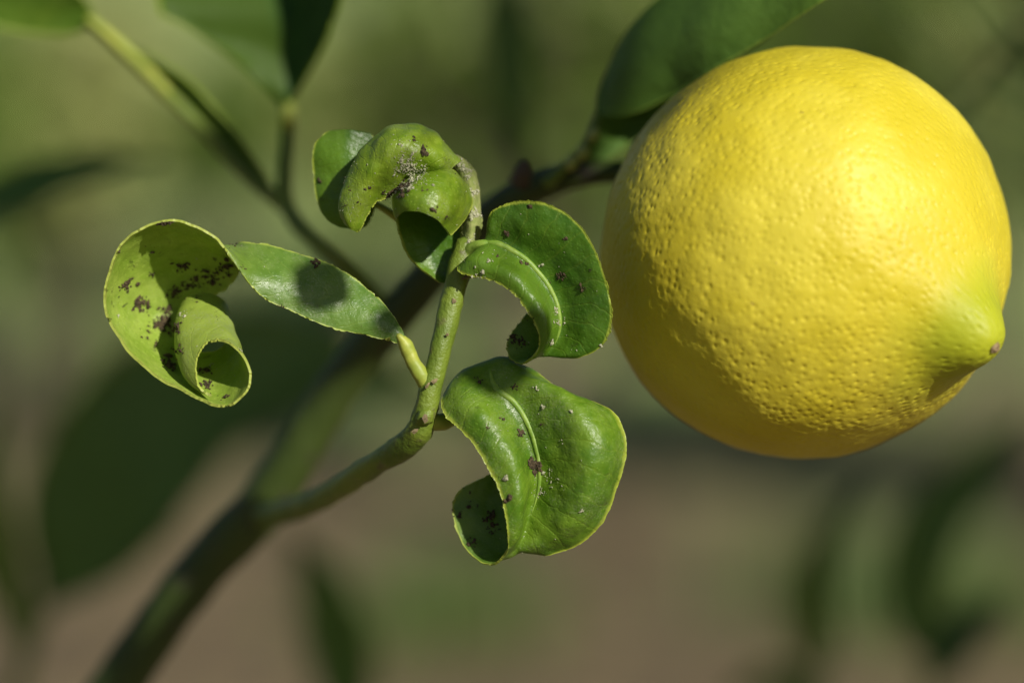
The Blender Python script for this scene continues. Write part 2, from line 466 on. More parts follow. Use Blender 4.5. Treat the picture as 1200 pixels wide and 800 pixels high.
# grass: patches of blades between the trees
def grass():
    V = []; F = []
    r = np.random.default_rng(5)
    patches = [(ground_pt(520, 4.0), 0.09, 260), (ground_pt(1150, 4.1), 0.12, 260), (ground_pt(1010, 4.2), 0.12, 160)]
    for _ in range(60):
        patches.append((np.array([r.uniform(-6, 6), r.uniform(6.5, 13), 0]), r.uniform(0.2, 0.6), 110))
    for c, s, n in patches:
        for _ in range(n):
            p = c + np.array([r.normal(0, s), r.normal(0, s), -0.03]); a = r.uniform(0, 6.28); h = r.uniform(0.08, 0.22)
            w = np.array([math.cos(a), math.sin(a), 0]) * 0.004
            b = np.array([math.sin(a), -math.cos(a), 0]) * r.uniform(0.02, 0.1)
            k = len(V)
            V += [p - w, p + w, p + b * 0.4 + w * 0.8 + [0, 0, h * 0.6], p + b * 0.4 - w * 0.8 + [0, 0, h * 0.6], p + b + [0, 0, h]]
            F += [(k, k + 1, k + 2, k + 3), (k + 3, k + 2, k + 4)]
    o = mesh_obj('grass', V, F, M['grass'])
    tag(o, 'patches of green grass and weeds on the soil', 'grass', kind='stuff')


grass()


# ------------------------------------------------------------------ far lemon trees (each a tree with trunk, limbs and crown)
def leaf_cards(centers, dirs, sizes, seed):
    """small folded, curved leaves, 8 triangles each"""
    r = np.random.default_rng(seed); V = []; F = []; U = []
    prof = [(0.0, 0.06), (0.35, 0.5), (0.72, 0.40), (1.0, 0.03)]
    for c, d, s in zip(centers, dirs, sizes):
        d = d / np.linalg.norm(d)
        w = np.cross(d, r.normal(size=3)); w /= np.linalg.norm(w); n = np.cross(w, d)
        k = len(V); cv = r.uniform(-0.05, 0.25)
        for i, (a, b) in enumerate(prof):
            m = c + d * a * s - n * cv * s * a * a
            V += [m + w * b * s * 0.42 + n * b * s * 0.12, m, m - w * b * s * 0.42 + n * b * s * 0.12]
            U += [(a, 0.1), (a, 0.4), (a, 0.9)]
        for i in range(3):
            p = k + i * 3
            F += [(p, p + 1, p + 4, p + 3), (p + 1, p + 2, p + 5, p + 4)]
    return V, F, U


def tree(x, dist, h, rx, rz, n_leaves, mat, label, seed, leaf=0.08, low=0.25):
    r = np.random.default_rng(seed); rr = random.Random(seed)
    b = ground_pt(x, dist)
    o = empty('lemon_tree', label, 'tree', 'lemon trees further back in the row')
    cz = h - rz
    tr = [b + [0, 0, -0.05], b + [0.02, 0.01, h * 0.25], b + [-0.03, 0.02, h * 0.55], b + [0.02, 0, h * 0.8]]
    tube('trunk', tr, [0.045, 0.036, 0.026, 0.012], M['wood'], o, seg=10, n=20, px=False, lump=0.15)
    tips = []
    for i in range(11):
        a = i * 2.4 + rr.random(); e = rr.uniform(-0.3, 0.9); st = b + np.array([0, 0, h * rr.uniform(low, 0.6)])
        d = np.array([math.cos(a) * math.cos(e) * rx, math.sin(a) * math.cos(e) * rx, 0])
        en = np.array([b[0], b[1], cz]) + d * rr.uniform(0.6, 0.85) + [0, 0, math.sin(e) * rz * 0.8]
        mdl = (st + en) / 2 + np.array([0, 0, 0.06])
        tube('limb', [st, mdl, en], [0.018, 0.012, 0.005], M['wood'], o, seg=6, n=10, px=False)
        for f in np.linspace(0.35, 1.05, 6): tips.append(st + (en - st) * f)
    tips = np.array(tips); k = len(tips)
    cc = tips[r.integers(0, k, n_leaves)] + r.normal(0, 1, (n_leaves, 3)) * [rx * 0.2, rx * 0.2, rz * 0.17]
    dd = r.normal(0, 1, (n_leaves, 3)) + [0, 0, -0.35]
    V, F, U = leaf_cards(cc, dd, r.uniform(0.7, 1.25, n_leaves) * leaf, seed + 1)
    mesh_obj('crown', V, F, mat, o, uv=U)


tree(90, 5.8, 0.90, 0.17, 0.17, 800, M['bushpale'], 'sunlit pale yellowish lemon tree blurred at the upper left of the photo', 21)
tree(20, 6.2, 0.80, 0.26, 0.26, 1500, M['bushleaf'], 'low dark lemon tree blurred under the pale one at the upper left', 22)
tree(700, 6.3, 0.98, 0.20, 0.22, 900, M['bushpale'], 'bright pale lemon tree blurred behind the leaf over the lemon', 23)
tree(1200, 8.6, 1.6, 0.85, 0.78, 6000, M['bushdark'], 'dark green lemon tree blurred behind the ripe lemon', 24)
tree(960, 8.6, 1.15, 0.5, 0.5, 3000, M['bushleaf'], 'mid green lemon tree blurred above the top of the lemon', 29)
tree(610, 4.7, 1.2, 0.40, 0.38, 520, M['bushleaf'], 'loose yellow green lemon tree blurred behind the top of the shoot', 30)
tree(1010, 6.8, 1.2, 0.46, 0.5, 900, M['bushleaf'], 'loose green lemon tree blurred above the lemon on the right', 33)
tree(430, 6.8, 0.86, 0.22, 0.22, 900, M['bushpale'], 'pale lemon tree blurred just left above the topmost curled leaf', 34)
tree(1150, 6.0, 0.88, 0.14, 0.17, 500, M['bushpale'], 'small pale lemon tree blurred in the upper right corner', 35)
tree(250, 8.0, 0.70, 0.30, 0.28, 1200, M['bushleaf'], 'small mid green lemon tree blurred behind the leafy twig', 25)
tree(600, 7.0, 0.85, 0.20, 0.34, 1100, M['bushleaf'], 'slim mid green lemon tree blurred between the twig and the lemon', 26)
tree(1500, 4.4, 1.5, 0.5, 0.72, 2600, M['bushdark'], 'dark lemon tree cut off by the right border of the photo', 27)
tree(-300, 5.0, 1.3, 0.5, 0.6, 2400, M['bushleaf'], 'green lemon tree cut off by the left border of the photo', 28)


# ------------------------------------------------------------------ flat blades for ordinary leaves
def blade(name, mid, width, mats, parent, roll=0.0, cup=0.15, N=46, Mv=17, seed=0.0, thick=3.0, face=None, rough=0.8, prof=None, half=None):
    """ordinary lemon leaf: mid = control points of the midrib in pixel space (base first), width in px"""
    mid = np.asarray(mid, float); q = np.linspace(0, 1, N)
    C = nspline(chord(mid), mid, q)
    T = np.gradient(C, axis=0); T /= np.linalg.norm(T, axis=1, keepdims=True)
    fv = np.array(face if face is not None else (0, 0, 1.0))
    G = np.zeros((N, Mv, 3))
    for i, u in enumerate(q):
        a = np.cross(fv, T[i]); a /= np.linalg.norm(a) + 1e-9; n = np.cross(T[i], a)
        ra = roll; a2 = a * math.cos(ra) + n * math.sin(ra); n2 = -a * math.sin(ra) + n * math.cos(ra)
        w = width / 2 * max(0.02, (math.sin(math.pi * min(1, u ** 0.72)) ** 0.8 if prof is None else prof(u)))
        for j, v in enumerate(np.linspace(-1, 1, Mv)):
            if half and v > 0:                          # this half is folded up towards the viewer
                G[i, j] = C[i] + a2 * v * w * half[0] + np.array([0, 0, half[1] * v * w * 0.8]); continue
            G[i, j] = C[i] + a2 * v * w + n2 * (cup * w * v * v + 0.02 * width * math.sin(u * 21 + v * 2 + seed))
    o, W, nr = shell(name, G, thick, mats, parent, rough, 0.8, seed)
    px = -1 if np.mean(nr[N // 2] @ VD) > 0 else 1
    return o, W, nr


# ------------------------------------------------------------------ the branch in focus
branch = empty('lemon_branch', 'green lemon branch with curled dirty leaves crossing the middle of the photo', 'branch')
stem_pts = [(-160, 1500, -940), (-60, 1150, -860), (60, 920, -790), (140, 800, -740), (235, 668, -680), (312, 585, -630), (385, 470, -570), (455, 380, -520),
            (535, 290, -450), (605, 232, -390), (680, 204, -345), (745, 200, -330)]
tube('main_stem', stem_pts, [60, 48, 42, 38, 36, 37, 31, 28, 25, 22, 18, 12], M['stem'], branch, seg=24, n=120, lump=0.10)
# lower stem down to the ground
g = P(np.array([-160, 1500, -940.]))
tube('trunk', [g, g + np.array([-0.02, 0.03, -0.3]), np.array([g[0] - 0.03, g[1] + 0.06, -0.05])], [0.0085, 0.013, 0.02], M['wood'], branch, seg=16, n=30, px=False, lump=0.15)
sh = tube('side_shoot', [(306, 604, -625), (345, 596, -440), (400, 570, -220), (455, 534, -75), (492, 502, -20), (503, 462, -10), (515, 415, -10),
                   (530, 350, -18), (541, 305, -25), (546, 282, -28)], [17, 16, 15, 15, 16, 13, 13, 14, 14, 10], M['shoot'], branch, seg=22, n=90, lump=0.16)
for (x, y, z, r) in ((498, 488, -4, 11), (548, 318, -12, 9)):
    V = []
    tube('node', [(x - r * .4, y + r * .6, z - 4), (x, y, z + 2), (x + r * .4, y - r * .6, z - 2)], [r * .7, r, r * .7], M['shoot'], sh, seg=12, n=10, lump=0.3, seed=x)

crumbs('bud_scales', [(P(np.array([x, y, z])), -VD + RT * 0.3, rr * MM) for x, y, z, rr in
                      [(552, 316, 0, 7), (556, 322, 2, 5), (547, 324, 2, 5), (560, 316, 0, 4), (500, 452, 6, 4), (509, 446, 6, 4), (498, 490, 12, 5), (486, 505, 10, 4), (532, 352, -4, 3.5), (524, 392, 4, 3)]],
       bark_mat('bud_scale', (0.16, 0.12, 0.06), (0.24, 0.19, 0.09), (0.10, 0.07, 0.04), 0.8, 900), sh)

# ---- leaf A: long leaf, cupped and rolled into a tube at its tip
A = [
    [(477, 403, -4), (474, 398, 2), (470, 389, -2)],
    [(457, 399, 2), (459, 386, 4), (459, 369, -4)],
    [(432, 393, 5), (436, 372, 6), (440, 347, -8)],
    [(396, 386, 8), (405, 358, 6), (413, 325, -12)],
    [(366, 376, 12), (375, 344, 8), (382, 308, -14)],
    [(336, 362, 16), (341, 332, 10), (343, 295, -16)],
    [(309, 349, 22), (309, 321, 16), (307, 286, -20)],
    [(289, 328, 30), (286, 308, 20), (284, 284, -26)],
    [(271, 303, 36), (270, 296, 30), (268, 290, 8), (272, 288, -18), (280, 290, -40)],
    [(257, 283, 38), (258, 286, 18), (262, 291, -10), (270, 299, -36), (282, 310, -54)],
    [(233, 267, 38), (238, 278, 5), (250, 295, -30), (264, 311, -52), (278, 324, -62)],
    [(201, 258, 35), (208, 275, -5), (225, 298, -40), (247, 318, -62), (268, 336, -72)],
    [(170, 266, 30), (180, 282, -10), (202, 308, -48), (230, 328, -70), (257, 343, -80)],
    [(143, 287, 25), (155, 300, -15), (182, 322, -55), (213, 340, -76), (243, 351, -86)],
    [(125, 325, 20), (139, 335, -20), (168, 346, -58), (202, 354, -80), (231, 359, -88)],
    [(125, 365, 18), (138, 368, -20), (165, 370, -58), (195, 370, -80), (221, 371, -87)],
    [(142, 400, 18), (153, 398, -18), (176, 394, -54), (200, 388, -74), (217, 386, -82)],
    [(170, 430, 20), (178, 425, -12), (192, 416, -45), (206, 405, -64), (219, 398, -74)],
    [(203, 453, 24), (206, 446, -5), (211, 435, -35), (218, 422, -54), (227, 409, -66)],
    [(235, 468, 30), (234, 460, 4), (233, 447, -24), (235, 430, -44), (240, 413, -58)],
    [(264, 476, 34), (261, 465, 8), (256, 448, -18), (254, 430, -38), (253, 411, -52)],
    [(287, 462, 38), (282, 450, 14), (276, 436, -12), (271, 418, -34), (266, 400, -50)],
    [(293, 436, 38), (287, 424, 14), (281, 410, -12), (275, 392, -34), (270, 374, -50)],
    [(278, 409, 34), (274, 398, 12), (270, 384, -12), (266, 367, -34), (260, 351, -50)],
    [(257, 398, 30), (251, 386, 10), (246, 372, -12), (241, 357, -32), (238, 344, -50)],
    [(238, 407, 30), (224, 396, 14), (215, 380, -6), (213, 365, -28), (216, 353, -48)],
    [(230, 430, 33), (215, 420, 20), (207, 405, 0), (205, 390, -24), (208, 376, -46)],
    [(234, 453, 33), (221, 448, 20), (213, 434, 2), (210, 416, -20), (213, 398, -42)],
    [(248, 464, 32), (240, 459, 14), (232, 447, -6), (228, 430, -22), (228, 412, -40)],
]
la, WA, nA = shell('curled_leaf', surface(A, 300, 64), 2.8, (M['lime_in'], M['sage']), branch, 1.4, 1.8, 1.3)
tag(la, 'long pale lemon leaf cupped and rolled into a tube, spotted with dirt')
tube('petiole', [(501, 452, -10), (494, 440, -6), (483, 422, -4), (475, 404, -2), (466, 392, 4)], [10, 9.5, 8.5, 9, 3], M['petiole'], la, seg=14, n=30, lump=0.12)
dA = litter(WA, nA, [(150, 334, 4, 26, 2.0), (146, 340, 3, 8, 1.6), (166, 357, 6, 44, 2.2), (190, 375, 6, 40, 2.4), (203, 384, 5, 30, 2.4),
                     (186, 377, 9, 20, 1.8), (178, 322, 4, 10, 1.6), (213, 313, 5, 22, 2.0), (205, 345, 6, 30, 2.2), (200, 365, 5, 30, 2.2), (224, 335, 8, 30, 2.2),
                     (247, 325, 9, 36, 2.2), (263, 318, 7, 26, 2.2), (199, 425, 6, 34, 2.4), (206, 410, 5, 22, 2.0), (185, 401, 3, 9, 1.6), (178, 388, 8, 8, 1.4),
                     (188, 260, 4, 30, 2.2), (196, 259, 3, 14, 2.2), (243, 449, 5, 22, 2.2), (261, 463, 4, 10, 1.6), (240, 430, 5, 16, 1.8),
                     (139, 292, 3, 6, 1.3), (174, 292, 5, 4, 1.3), (275, 284, 3, 8, 1.6), (288, 311, 4, 6, 1.4), (230, 335, 12, 18, 1.6), (370, 306, 3, 12, 1.8),
                     (256, 372, 2, 4, 1.2), (329, 362, 3, 8, 1.4)], 40, 3.4, 3)
crumbs('dirt_specks', dA, M['dirt'], la)
crumbs('pale_specks', litter(WA, nA, [(214, 368, 5, 18, 1.2), (247, 425, 2, 4, 1.8), (200, 257, 6, 8, 1.0), (280, 410, 3, 6, 1.2), (138, 369, 2, 4, 1.2)], 60, 3.4, 4), M['pale_dust'], la)

# ---- leaf D: low leaf, two puffed halves and a tip curled under
Dn = [
    [(535, 470, -45), (550, 450, -50), (570, 440, -58), (595, 438, -55), (620, 445, -50)],
    [(521, 463, -25), (541, 437, -26), (572, 423, -30), (600, 421, -30), (628, 438, -34)],
    [(518, 478, 4), (547, 456, 10), (578, 451, 0), (606, 438, 0), (640, 445, -18)],
    [(526, 492, 16), (558, 473, 24), (596, 467, 5), (634, 450, 16), (668, 462, -8)],
    [(545, 508, 26), (576, 490, 34), (612, 487, 6), (660, 468, 32), (699, 473, -4)],
    [(560, 528, 34), (590, 510, 38), (622, 508, 6), (676, 492, 44), (722, 489, 0)],
    [(573, 550, 38), (603, 532, 40), (629, 533, 5), (688, 522, 50), (733, 516, 2)],
    [(584, 572, 40), (611, 556, 40), (632, 556, 4), (688, 552, 48), (732, 542, 2)],
    [(591, 596, 40), (614, 580, 38), (629, 580, 2), (680, 585, 40), (722, 575, 0)],
    [(595, 622, 34), (612, 606, 32), (621, 606, 0), (662, 614, 26), (706, 610, -4)],
    [(595, 642, 22), (606, 629, 22), (613, 628, -2), (642, 634, 10), (678, 636, -8)],
    [(588, 656, 6), (598, 646, 8), (604, 644, -4), (618, 644, -4), (642, 649, -10)],
    [(570, 661, -10), (585, 656, -8), (600, 650, -12), (608, 645, -16), (618, 641, -20)],
    [(546, 643, -24), (565, 645, -22), (585, 640, -24), (600, 632, -26), (612, 628, -30)],
    [(532, 610, -34), (555, 612, -34), (580, 608, -36), (598, 604, -36), (612, 600, -38)],
    [(537, 576, -38), (558, 578, -40), (580, 576, -42), (598, 576, -42), (610, 576, -42)],
    [(574, 556, -40), (583, 557, -42), (592, 560, -44), (600, 562, -44), (606, 564, -44)],
]
ld, WD, nD = shell('curled_leaf', surface(Dn, 220, 80), 2.8, (M['low'], M['under']), branch, 1.3, 2.3, 4.1)
tag(ld, 'lowest curled lemon leaf, its two halves puffed up and the tip rolled under')
rib('midrib', WD, nD, 40, 4.6, 2.4, M['midrib'], ld, 0.10, 0.56)
tube('petiole', [(500, 492, -16), (520, 494, -28), (540, 480, -44), (560, 455, -52), (575, 444, -52)], [11, 10, 8, 6, 4], M['petiole'], ld, seg=14, n=24, lump=0.12)
crumbs('dirt_specks', litter(WD, nD, [(627, 543, 3.5, 60, 2.8), (629, 550, 3, 24, 2.4), (612, 508, 3, 14, 1.8), (572, 499, 1.5, 5, 1.6), (588, 489, 1.5, 4, 1.4),
                                      (563, 443, 3, 8, 1.6), (601, 456, 4, 10, 1.6), (634, 497, 2, 4, 1.4), (575, 600, 6, 16, 2.4), (577, 616, 5, 14, 2.4), (592, 585, 3, 10, 2.2),
                                      (536, 602, 2, 8, 2.2), (552, 634, 4, 12, 2.2), (560, 590, 8, 8, 1.8)], 24, 3.4, 5), M['dirt'], ld)
crumbs('pale_specks', litter(WD, nD, [(634, 474, 1.6, 8, 1.8), (668, 482, 1.6, 7, 1.6), (626, 455, 2, 5, 1.6), (683, 600, 1.5, 5, 1.6), (640, 555, 6, 16, 1.2), (632, 576, 5, 26, 1.2),
                                      (650, 565, 8, 14, 1.0), (657, 516, 2, 4, 1.2), (591, 560, 1.2, 6, 2.0)], 90, 3.4, 6), M['pale_dust'], ld)

# ---- leaf C: leaf beside the lemon, one half flat and dark, the other an arched strap
Cn = [
    [(556, 300, -6), (560, 293, -3), (566, 285, -4), (569, 280, -5), (572, 274, -8)],
    [(537, 315, 8), (556, 298, 14), (580, 285, 2), (579, 268, 4), (576, 252, 2)],
    [(556, 324, 20), (573, 306, 26), (598, 293, 4), (599, 265, 12), (592, 240, 12)],
    [(579, 329, 28), (594, 314, 32), (616, 305, 5), (630, 275, 20), (622, 235, 22)],
    [(597, 340, 34), (612, 328, 36), (632, 322, 5), (658, 288, 26), (660, 247, 32)],
    [(612, 356, 38), (627, 345, 38), (645, 341, 4), (678, 310, 28), (690, 279, 38)],
    [(624, 374, 40), (638, 362, 38), (653, 362, 3), (688, 338, 28), (707, 318, 40)],
    [(631, 390, 38), (643, 380, 36), (655, 382, 2), (690, 366, 26), (717, 360, 38)],
    [(632, 404, 32), (642, 396, 30), (651, 398, 0), (685, 392, 20), (713, 393, 32)],
    [(626, 416, 20), (636, 409, 20), (644, 410, -2), (670, 410, 12), (696, 412, 22)],
    [(614, 426, 2), (627, 418, 8), (637, 416, -4), (650, 417, 2), (665, 418, 4)],
    [(598, 420, -14), (612, 420, -10), (625, 416, -12), (636, 412, -16), (646, 410, -18)],
    [(594, 404, -22), (608, 406, -20), (622, 404, -20), (634, 400, -24), (645, 397, -30)],
    [(602, 387, -28), (612, 388, -28), (624, 386, -28), (634, 384, -32), (643, 382, -36)],
    [(618, 368, -32), (622, 369, -33), (628, 369, -34), (634, 369, -36), (638, 369, -38)],
]
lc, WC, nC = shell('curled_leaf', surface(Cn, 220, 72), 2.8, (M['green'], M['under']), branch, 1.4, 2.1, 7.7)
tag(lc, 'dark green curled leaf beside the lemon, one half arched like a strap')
rib('midrib', WC, nC, 36, 4.6, 2.4, M['midrib'], lc, 0.0, 0.62)
tube('petiole', [(543, 302, -26), (549, 294, -20), (556, 289, -12), (567, 285.5, -4), (580, 285, -1)], [9, 7.5, 6.5, 5, 1.5], M['midrib'], lc, seg=14, n=20, lump=0.1)
crumbs('dirt_specks', litter(WC, nC, [(656, 325, 4, 20, 2.0), (681, 340, 3, 12, 1.8), (592, 275, 2, 8, 1.6), (690, 316, 1.5, 4, 1.4), (620, 243, 2, 6, 1.4), (608, 397, 6, 26, 2.2), (602, 392, 3, 12, 2.0),
                                      (583, 298, 2, 5, 1.3), (614, 308, 3, 8, 1.3), (660, 283, 2, 4, 1.2)], 26, 3.4, 8), M['dirt'], lc)
crumbs('pale_specks', litter(WC, nC, [(654, 365, 3, 26, 1.2), (655, 378, 3, 22, 1.2), (646, 402, 3, 10, 1.4), (575, 302, 4, 10, 1.0), (633, 312, 2, 8, 1.2), (560, 324, 5, 10, 1.6), (703, 406, 1, 4, 1.6)], 80, 3.4, 9),
       M['pale_dust'], lc)

# ---- leaf B: topmost hooded leaf with a pale felted stalk
Bn = [
    [(542, 192, -44), (537, 190, -28), (531, 193, -18), (526, 198, -14), (522, 204, -14)],
    [(524, 176, -48), (523, 172, -16), (519, 182, 8), (514, 193, 12), (509, 203, 0)],
    [(507, 166, -52), (505, 153, -16), (500, 168, 24), (495, 189, 24), (488, 207, 2)],
    [(475, 162, -54), (474, 146, -16), (471, 164, 30), (468, 192, 28), (466, 219, 2)],
    [(446, 172, -52), (444, 156, -16), (444, 175, 25), (446, 203, 24), (450, 233, 0)],
    [(428, 192, -46), (423, 176, -12), (426, 195, 18), (433, 217, 20), (440, 238, 2)],
    [(414, 208, -36), (414, 196, -6), (418, 212, 14), (425, 230, 16), (432, 249, 2)],
    [(404, 227, -20), (403, 221, 0), (409, 233, 12), (417, 247, 12), (426, 261, 0)],
    [(399, 250, -8), (400, 246, 4), (405, 254, 10), (412, 262, 8), (421, 270, -2)],
    [(405, 263, -3), (406, 263, 2), (409, 266, 4), (413, 269, 3), (418, 272, -3)],
]
lb, WB, nB = shell('curled_leaf', surface(Bn, 150, 70), 2.8, (M['bright'], M['under']), branch, 1.3, 3.4, 12.3)
tag(lb, 'topmost curled leaf humped over like a hood, dusty in its crease')
Bp = [
    [(538, 300, -26), (549, 298, -18), (558, 296, -30)],
    [(542, 278, -34), (552, 275, -20), (562, 273, -38)],
    [(544, 252, -44), (554, 249, -28), (564, 247, -46)],
    [(541, 230, -50), (552, 224, -30), (561, 221, -52)],
    [(536, 212, -52), (546, 203, -32), (555, 199, -54)],
    [(527, 200, -48), (535, 189, -32), (544, 185, -52)],
    [(517, 192, -44), (524, 183, -30), (530, 180, -46)],
]
pb, WP, nP = shell('felted_margin', surface(Bp, 70, 18), 3.0, (M['pale'], M['pale']), lb, 2.4, 3.0, 31.0)
crumbs('felt_tufts', litter(WP, nP, [(548, 200, 5, 40, 1.6), (556, 225, 4, 40, 1.6), (558, 250, 4, 40, 1.6), (553, 280, 5, 20, 1.2), (537, 188, 4, 30, 1.6)], 120, 3, 32), M['pale_dust'], lb)
crumbs('dirt_specks', litter(WB, nB, [(499, 177, 2.2, 26, 2.2), (486, 162, 1.5, 4, 1.2), (407, 223, 2, 5, 1.4), (431, 223, 2, 5, 1.4), (420, 242, 2, 4, 1.2), (402, 241, 2, 4, 1.3), (455, 232, 4, 16, 2.2), (461, 226, 3, 12, 2.0)], 14, 3.4, 12),
       M['dirt'], lb)
crumbs('pale_specks', litter(WB, nB, [(478, 192, 8, 120, 1.0), (484, 201, 6, 70, 1.1), (470, 200, 8, 40, 0.9), (470, 165, 9, 20, 0.8), (495, 203, 6, 40, 1.2)], 120, 3.4, 13), M['pale_dust'], lb)

# ---- rolled leaf under the hood, open below
Rn = [
    [(472, 224, -30), (485, 209, -14), (505, 201, -12), (527, 199, -18), (543, 212, -46)],
    [(463, 228, 0), (480, 212, 22), (505, 206, 30), (532, 208, 12), (549, 220, -38)],
    [(461, 240, 14), (478, 225, 42), (505, 220, 50), (534, 224, 26), (553, 234, -32)],
    [(462, 250, 18), (477, 238, 48), (503, 238, 57), (529, 246, 36), (549, 250, -26)],
    [(465, 256, 16), (477, 247, 46), (500, 250, 55), (516, 261, 42), (527, 276, 8)],
]
lr, WR, nR = shell('curled_leaf', surface(Rn, 90, 80), 2.8, (M['bright'], M['under']), branch, 1.6, 2.8, 15.9)
tag(lr, 'small lemon leaf rolled into a downward open hood below the topmost leaf')
crumbs('dirt_specks', litter(WR, nR, [(511, 247, 3, 14, 1.6), (524, 255, 2, 7, 1.4), (467, 222, 5, 40, 2.0), (475, 216, 4, 30, 1.8), (495, 222, 3, 6, 1.3)], 20, 3.4, 16), M['dirt'], lr)
crumbs('pale_specks', litter(WR, nR, [(474, 217, 6, 60, 1.3), (482, 211, 5, 50, 1.2), (492, 208, 6, 40, 1.2), (466, 230, 3, 16, 1.1)], 90, 3.4, 17), M['pale_dust'], lr)
# ---- shaded leaf hanging behind the rolled one
Hn = [
    [(472, 228, -48), (500, 220, -66), (537, 228, -60)],
    [(465, 254, -34), (498, 254, -64), (541, 258, -56)],
    [(469, 276, -32), (500, 280, -54), (541, 288, -50)],
    [(479, 300, -36), (506, 307, -50), (539, 314, -46)],
    [(496, 318, -42), (515, 324, -48), (536, 330, -46)],
    [(514, 331, -44), (524, 333, -46), (533, 337, -46)],
]
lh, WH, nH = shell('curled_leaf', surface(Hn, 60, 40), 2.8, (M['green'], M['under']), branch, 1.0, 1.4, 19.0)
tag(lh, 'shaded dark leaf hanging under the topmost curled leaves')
# ---- flat leaf behind the hood
Kn = [
    [(385, 154, -66), (408, 152, -60), (436, 157, -66)],
    [(371, 168, -66), (405, 168, -56), (441, 172, -66)],
    [(367, 190, -68), (405, 194, -54), (442, 198, -70)],
    [(369, 216, -70), (405, 220, -54), (441, 226, -72)],
    [(374, 240, -70), (405, 244, -56), (437, 250, -72)],
    [(383, 256, -70), (405, 259, -60), (430, 264, -70)],
    [(398, 265, -68), (408, 267, -64), (420, 269, -68)],
]
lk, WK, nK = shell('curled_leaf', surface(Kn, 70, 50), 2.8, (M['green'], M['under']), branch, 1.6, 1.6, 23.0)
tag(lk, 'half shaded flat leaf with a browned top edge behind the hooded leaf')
tube('petiole', [(532, 320, -50), (505, 290, -85), (465, 255, -85), (432, 235, -72)], [6, 5, 5, 3], M['petiole'], lk, seg=10, n=24)
crumbs('dirt_specks', litter(WK, nK, [(373, 212, 1.5, 7, 1.6), (376, 235, 1, 3, 1.2)], 8, 3.4, 24), M['dirt'], lk)

# ---- blurred twig at the upper left, growing from the main stem
tw = tube('leafy_twig', [(460, 368, -515), (430, 335, -500), (385, 295, -480), (336, 240, -540), (335, 190, -560), (338, 150, -565), (339, 118, -565)],
          [13, 12, 11.5, 11, 10, 11, 8], M['shoot'], branch, seg=14, n=50, lump=0.12)
tw2 = tube('leafy_twig', [(340, 246, -538), (292, 206, -560), (232, 146, -580), (170, 84, -590), (104, 24, -600)], [11, 10, 10, 9, 8], M['shoot'], branch, seg=14, n=40, lump=0.1)
le, _, _ = blade('leaf', [(336, 128, -565), (338, 70, -562), (332, 0, -566), (305, -110, -590), (275, -230, -630)], 285, (M['half_lit'], M['half_lit']), tw, roll=0.0, cup=0.12, seed=1.0, Mv=21,
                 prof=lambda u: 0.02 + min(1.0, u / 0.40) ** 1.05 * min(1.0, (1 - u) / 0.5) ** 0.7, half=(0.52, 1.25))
lf, _, _ = blade('leaf', [(108, 26, -600), (60, 6, -600), (-20, -14, -595), (-160, -40, -590)], 90, (M['under'], M['under']), tw2, roll=0.55, cup=0.1, seed=2.0)
tube('petiole', [(196, 108, -580), (150, 62, -588), (104, 22, -594)], [8, 9, 6], M['petiole'], tw2, seg=12, n=20, lump=0.1)
lj, _, _ = blade('leaf', [(318, 222, -560), (262, 152, -575), (205, 92, -595), (150, 55, -630)], 52, (M['mature'], M['mature_under']), tw2, roll=1.0, cup=0.2, seed=3.0)
tube('bud', [(336, 150, -558), (338, 136, -552), (339, 122, -552)], [9, 12, 7], M['petiole'], tw, seg=10, n=12)

# ---- fruiting twig: leaf over the lemon, pale buds
ft = tube('fruit_twig', [(640, 216, -332), (668, 190, -322), (690, 165, -318), (702, 135, -326), (716, 116, -322)], [9, 7.5, 6.5, 6, 4], M['shoot'], branch, seg=12, n=30, lump=0.15)
li, _, _ = blade('leaf', [(699, 134, -320), (742, 86, -280), (800, 36, -225), (890, -14, -160), (1010, -62, -90), (1130, -98, -50)], 118, (M['mature'], M['mature_under']), ft, roll=0.42, cup=-0.25, seed=5.0, N=60, Mv=25,
                 prof=lambda u: math.sin(math.pi * u ** 0.72) ** 0.85)
blade('leaf', [(684, 196, -345), (720, 150, -338), (770, 105, -330), (840, 60, -320), (930, 20, -310)], 62, (M['olive'], M['mature_under']), ft, roll=-0.5, cup=0.2, seed=6.0)
for (x, y, z, r) in ((684, 178, -296, 10), (671, 190, -300, 9), (696, 158, -296, 8)):
    tube('bud', [(x - 3, y + 5, z - 4), (x, y, z + 6), (x + 3, y - 6, z + 10)], [r * .7, r, r * .5], M['bud'], ft, seg=10, n=10, lump=0.2, seed=x)
tube('knob', [(608, 214, -322), (614, 200, -310), (616, 190, -304)], [13, 12, 7], M['wood'], branch, seg=12, n=12, lump=0.3)

# ------------------------------------------------------------------ the lemon
LC = np.array([942.0, 297.0, -140.0])
ax_px = np.array([0.620, 0.360, 0.0]); ax_px[2] = math.sqrt(1 - ax_px @ ax_px)
AX = RT * ax_px[0] - UP * ax_px[1] - VD * ax_px[2]
AX /= np.linalg.norm(AX)
XA = np.cross(AX, VD); XA /= np.linalg.norm(XA); YA = np.cross(AX, XA)
lemon = empty('lemon', 'ripe yellow lemon hanging under a dark green leaf', 'lemon')
depth = DIST - LC[2] * MM
S = MM * depth / DIST                                   # a photo pixel at the lemon's depth
lo = P(LC)
from mathutils import Matrix
rot = Matrix((XA, YA, AX)).transposed()
lemon.location = lo; lemon.rotation_mode = 'QUATERNION'; lemon.rotation_quaternion = rot.to_quaternion()


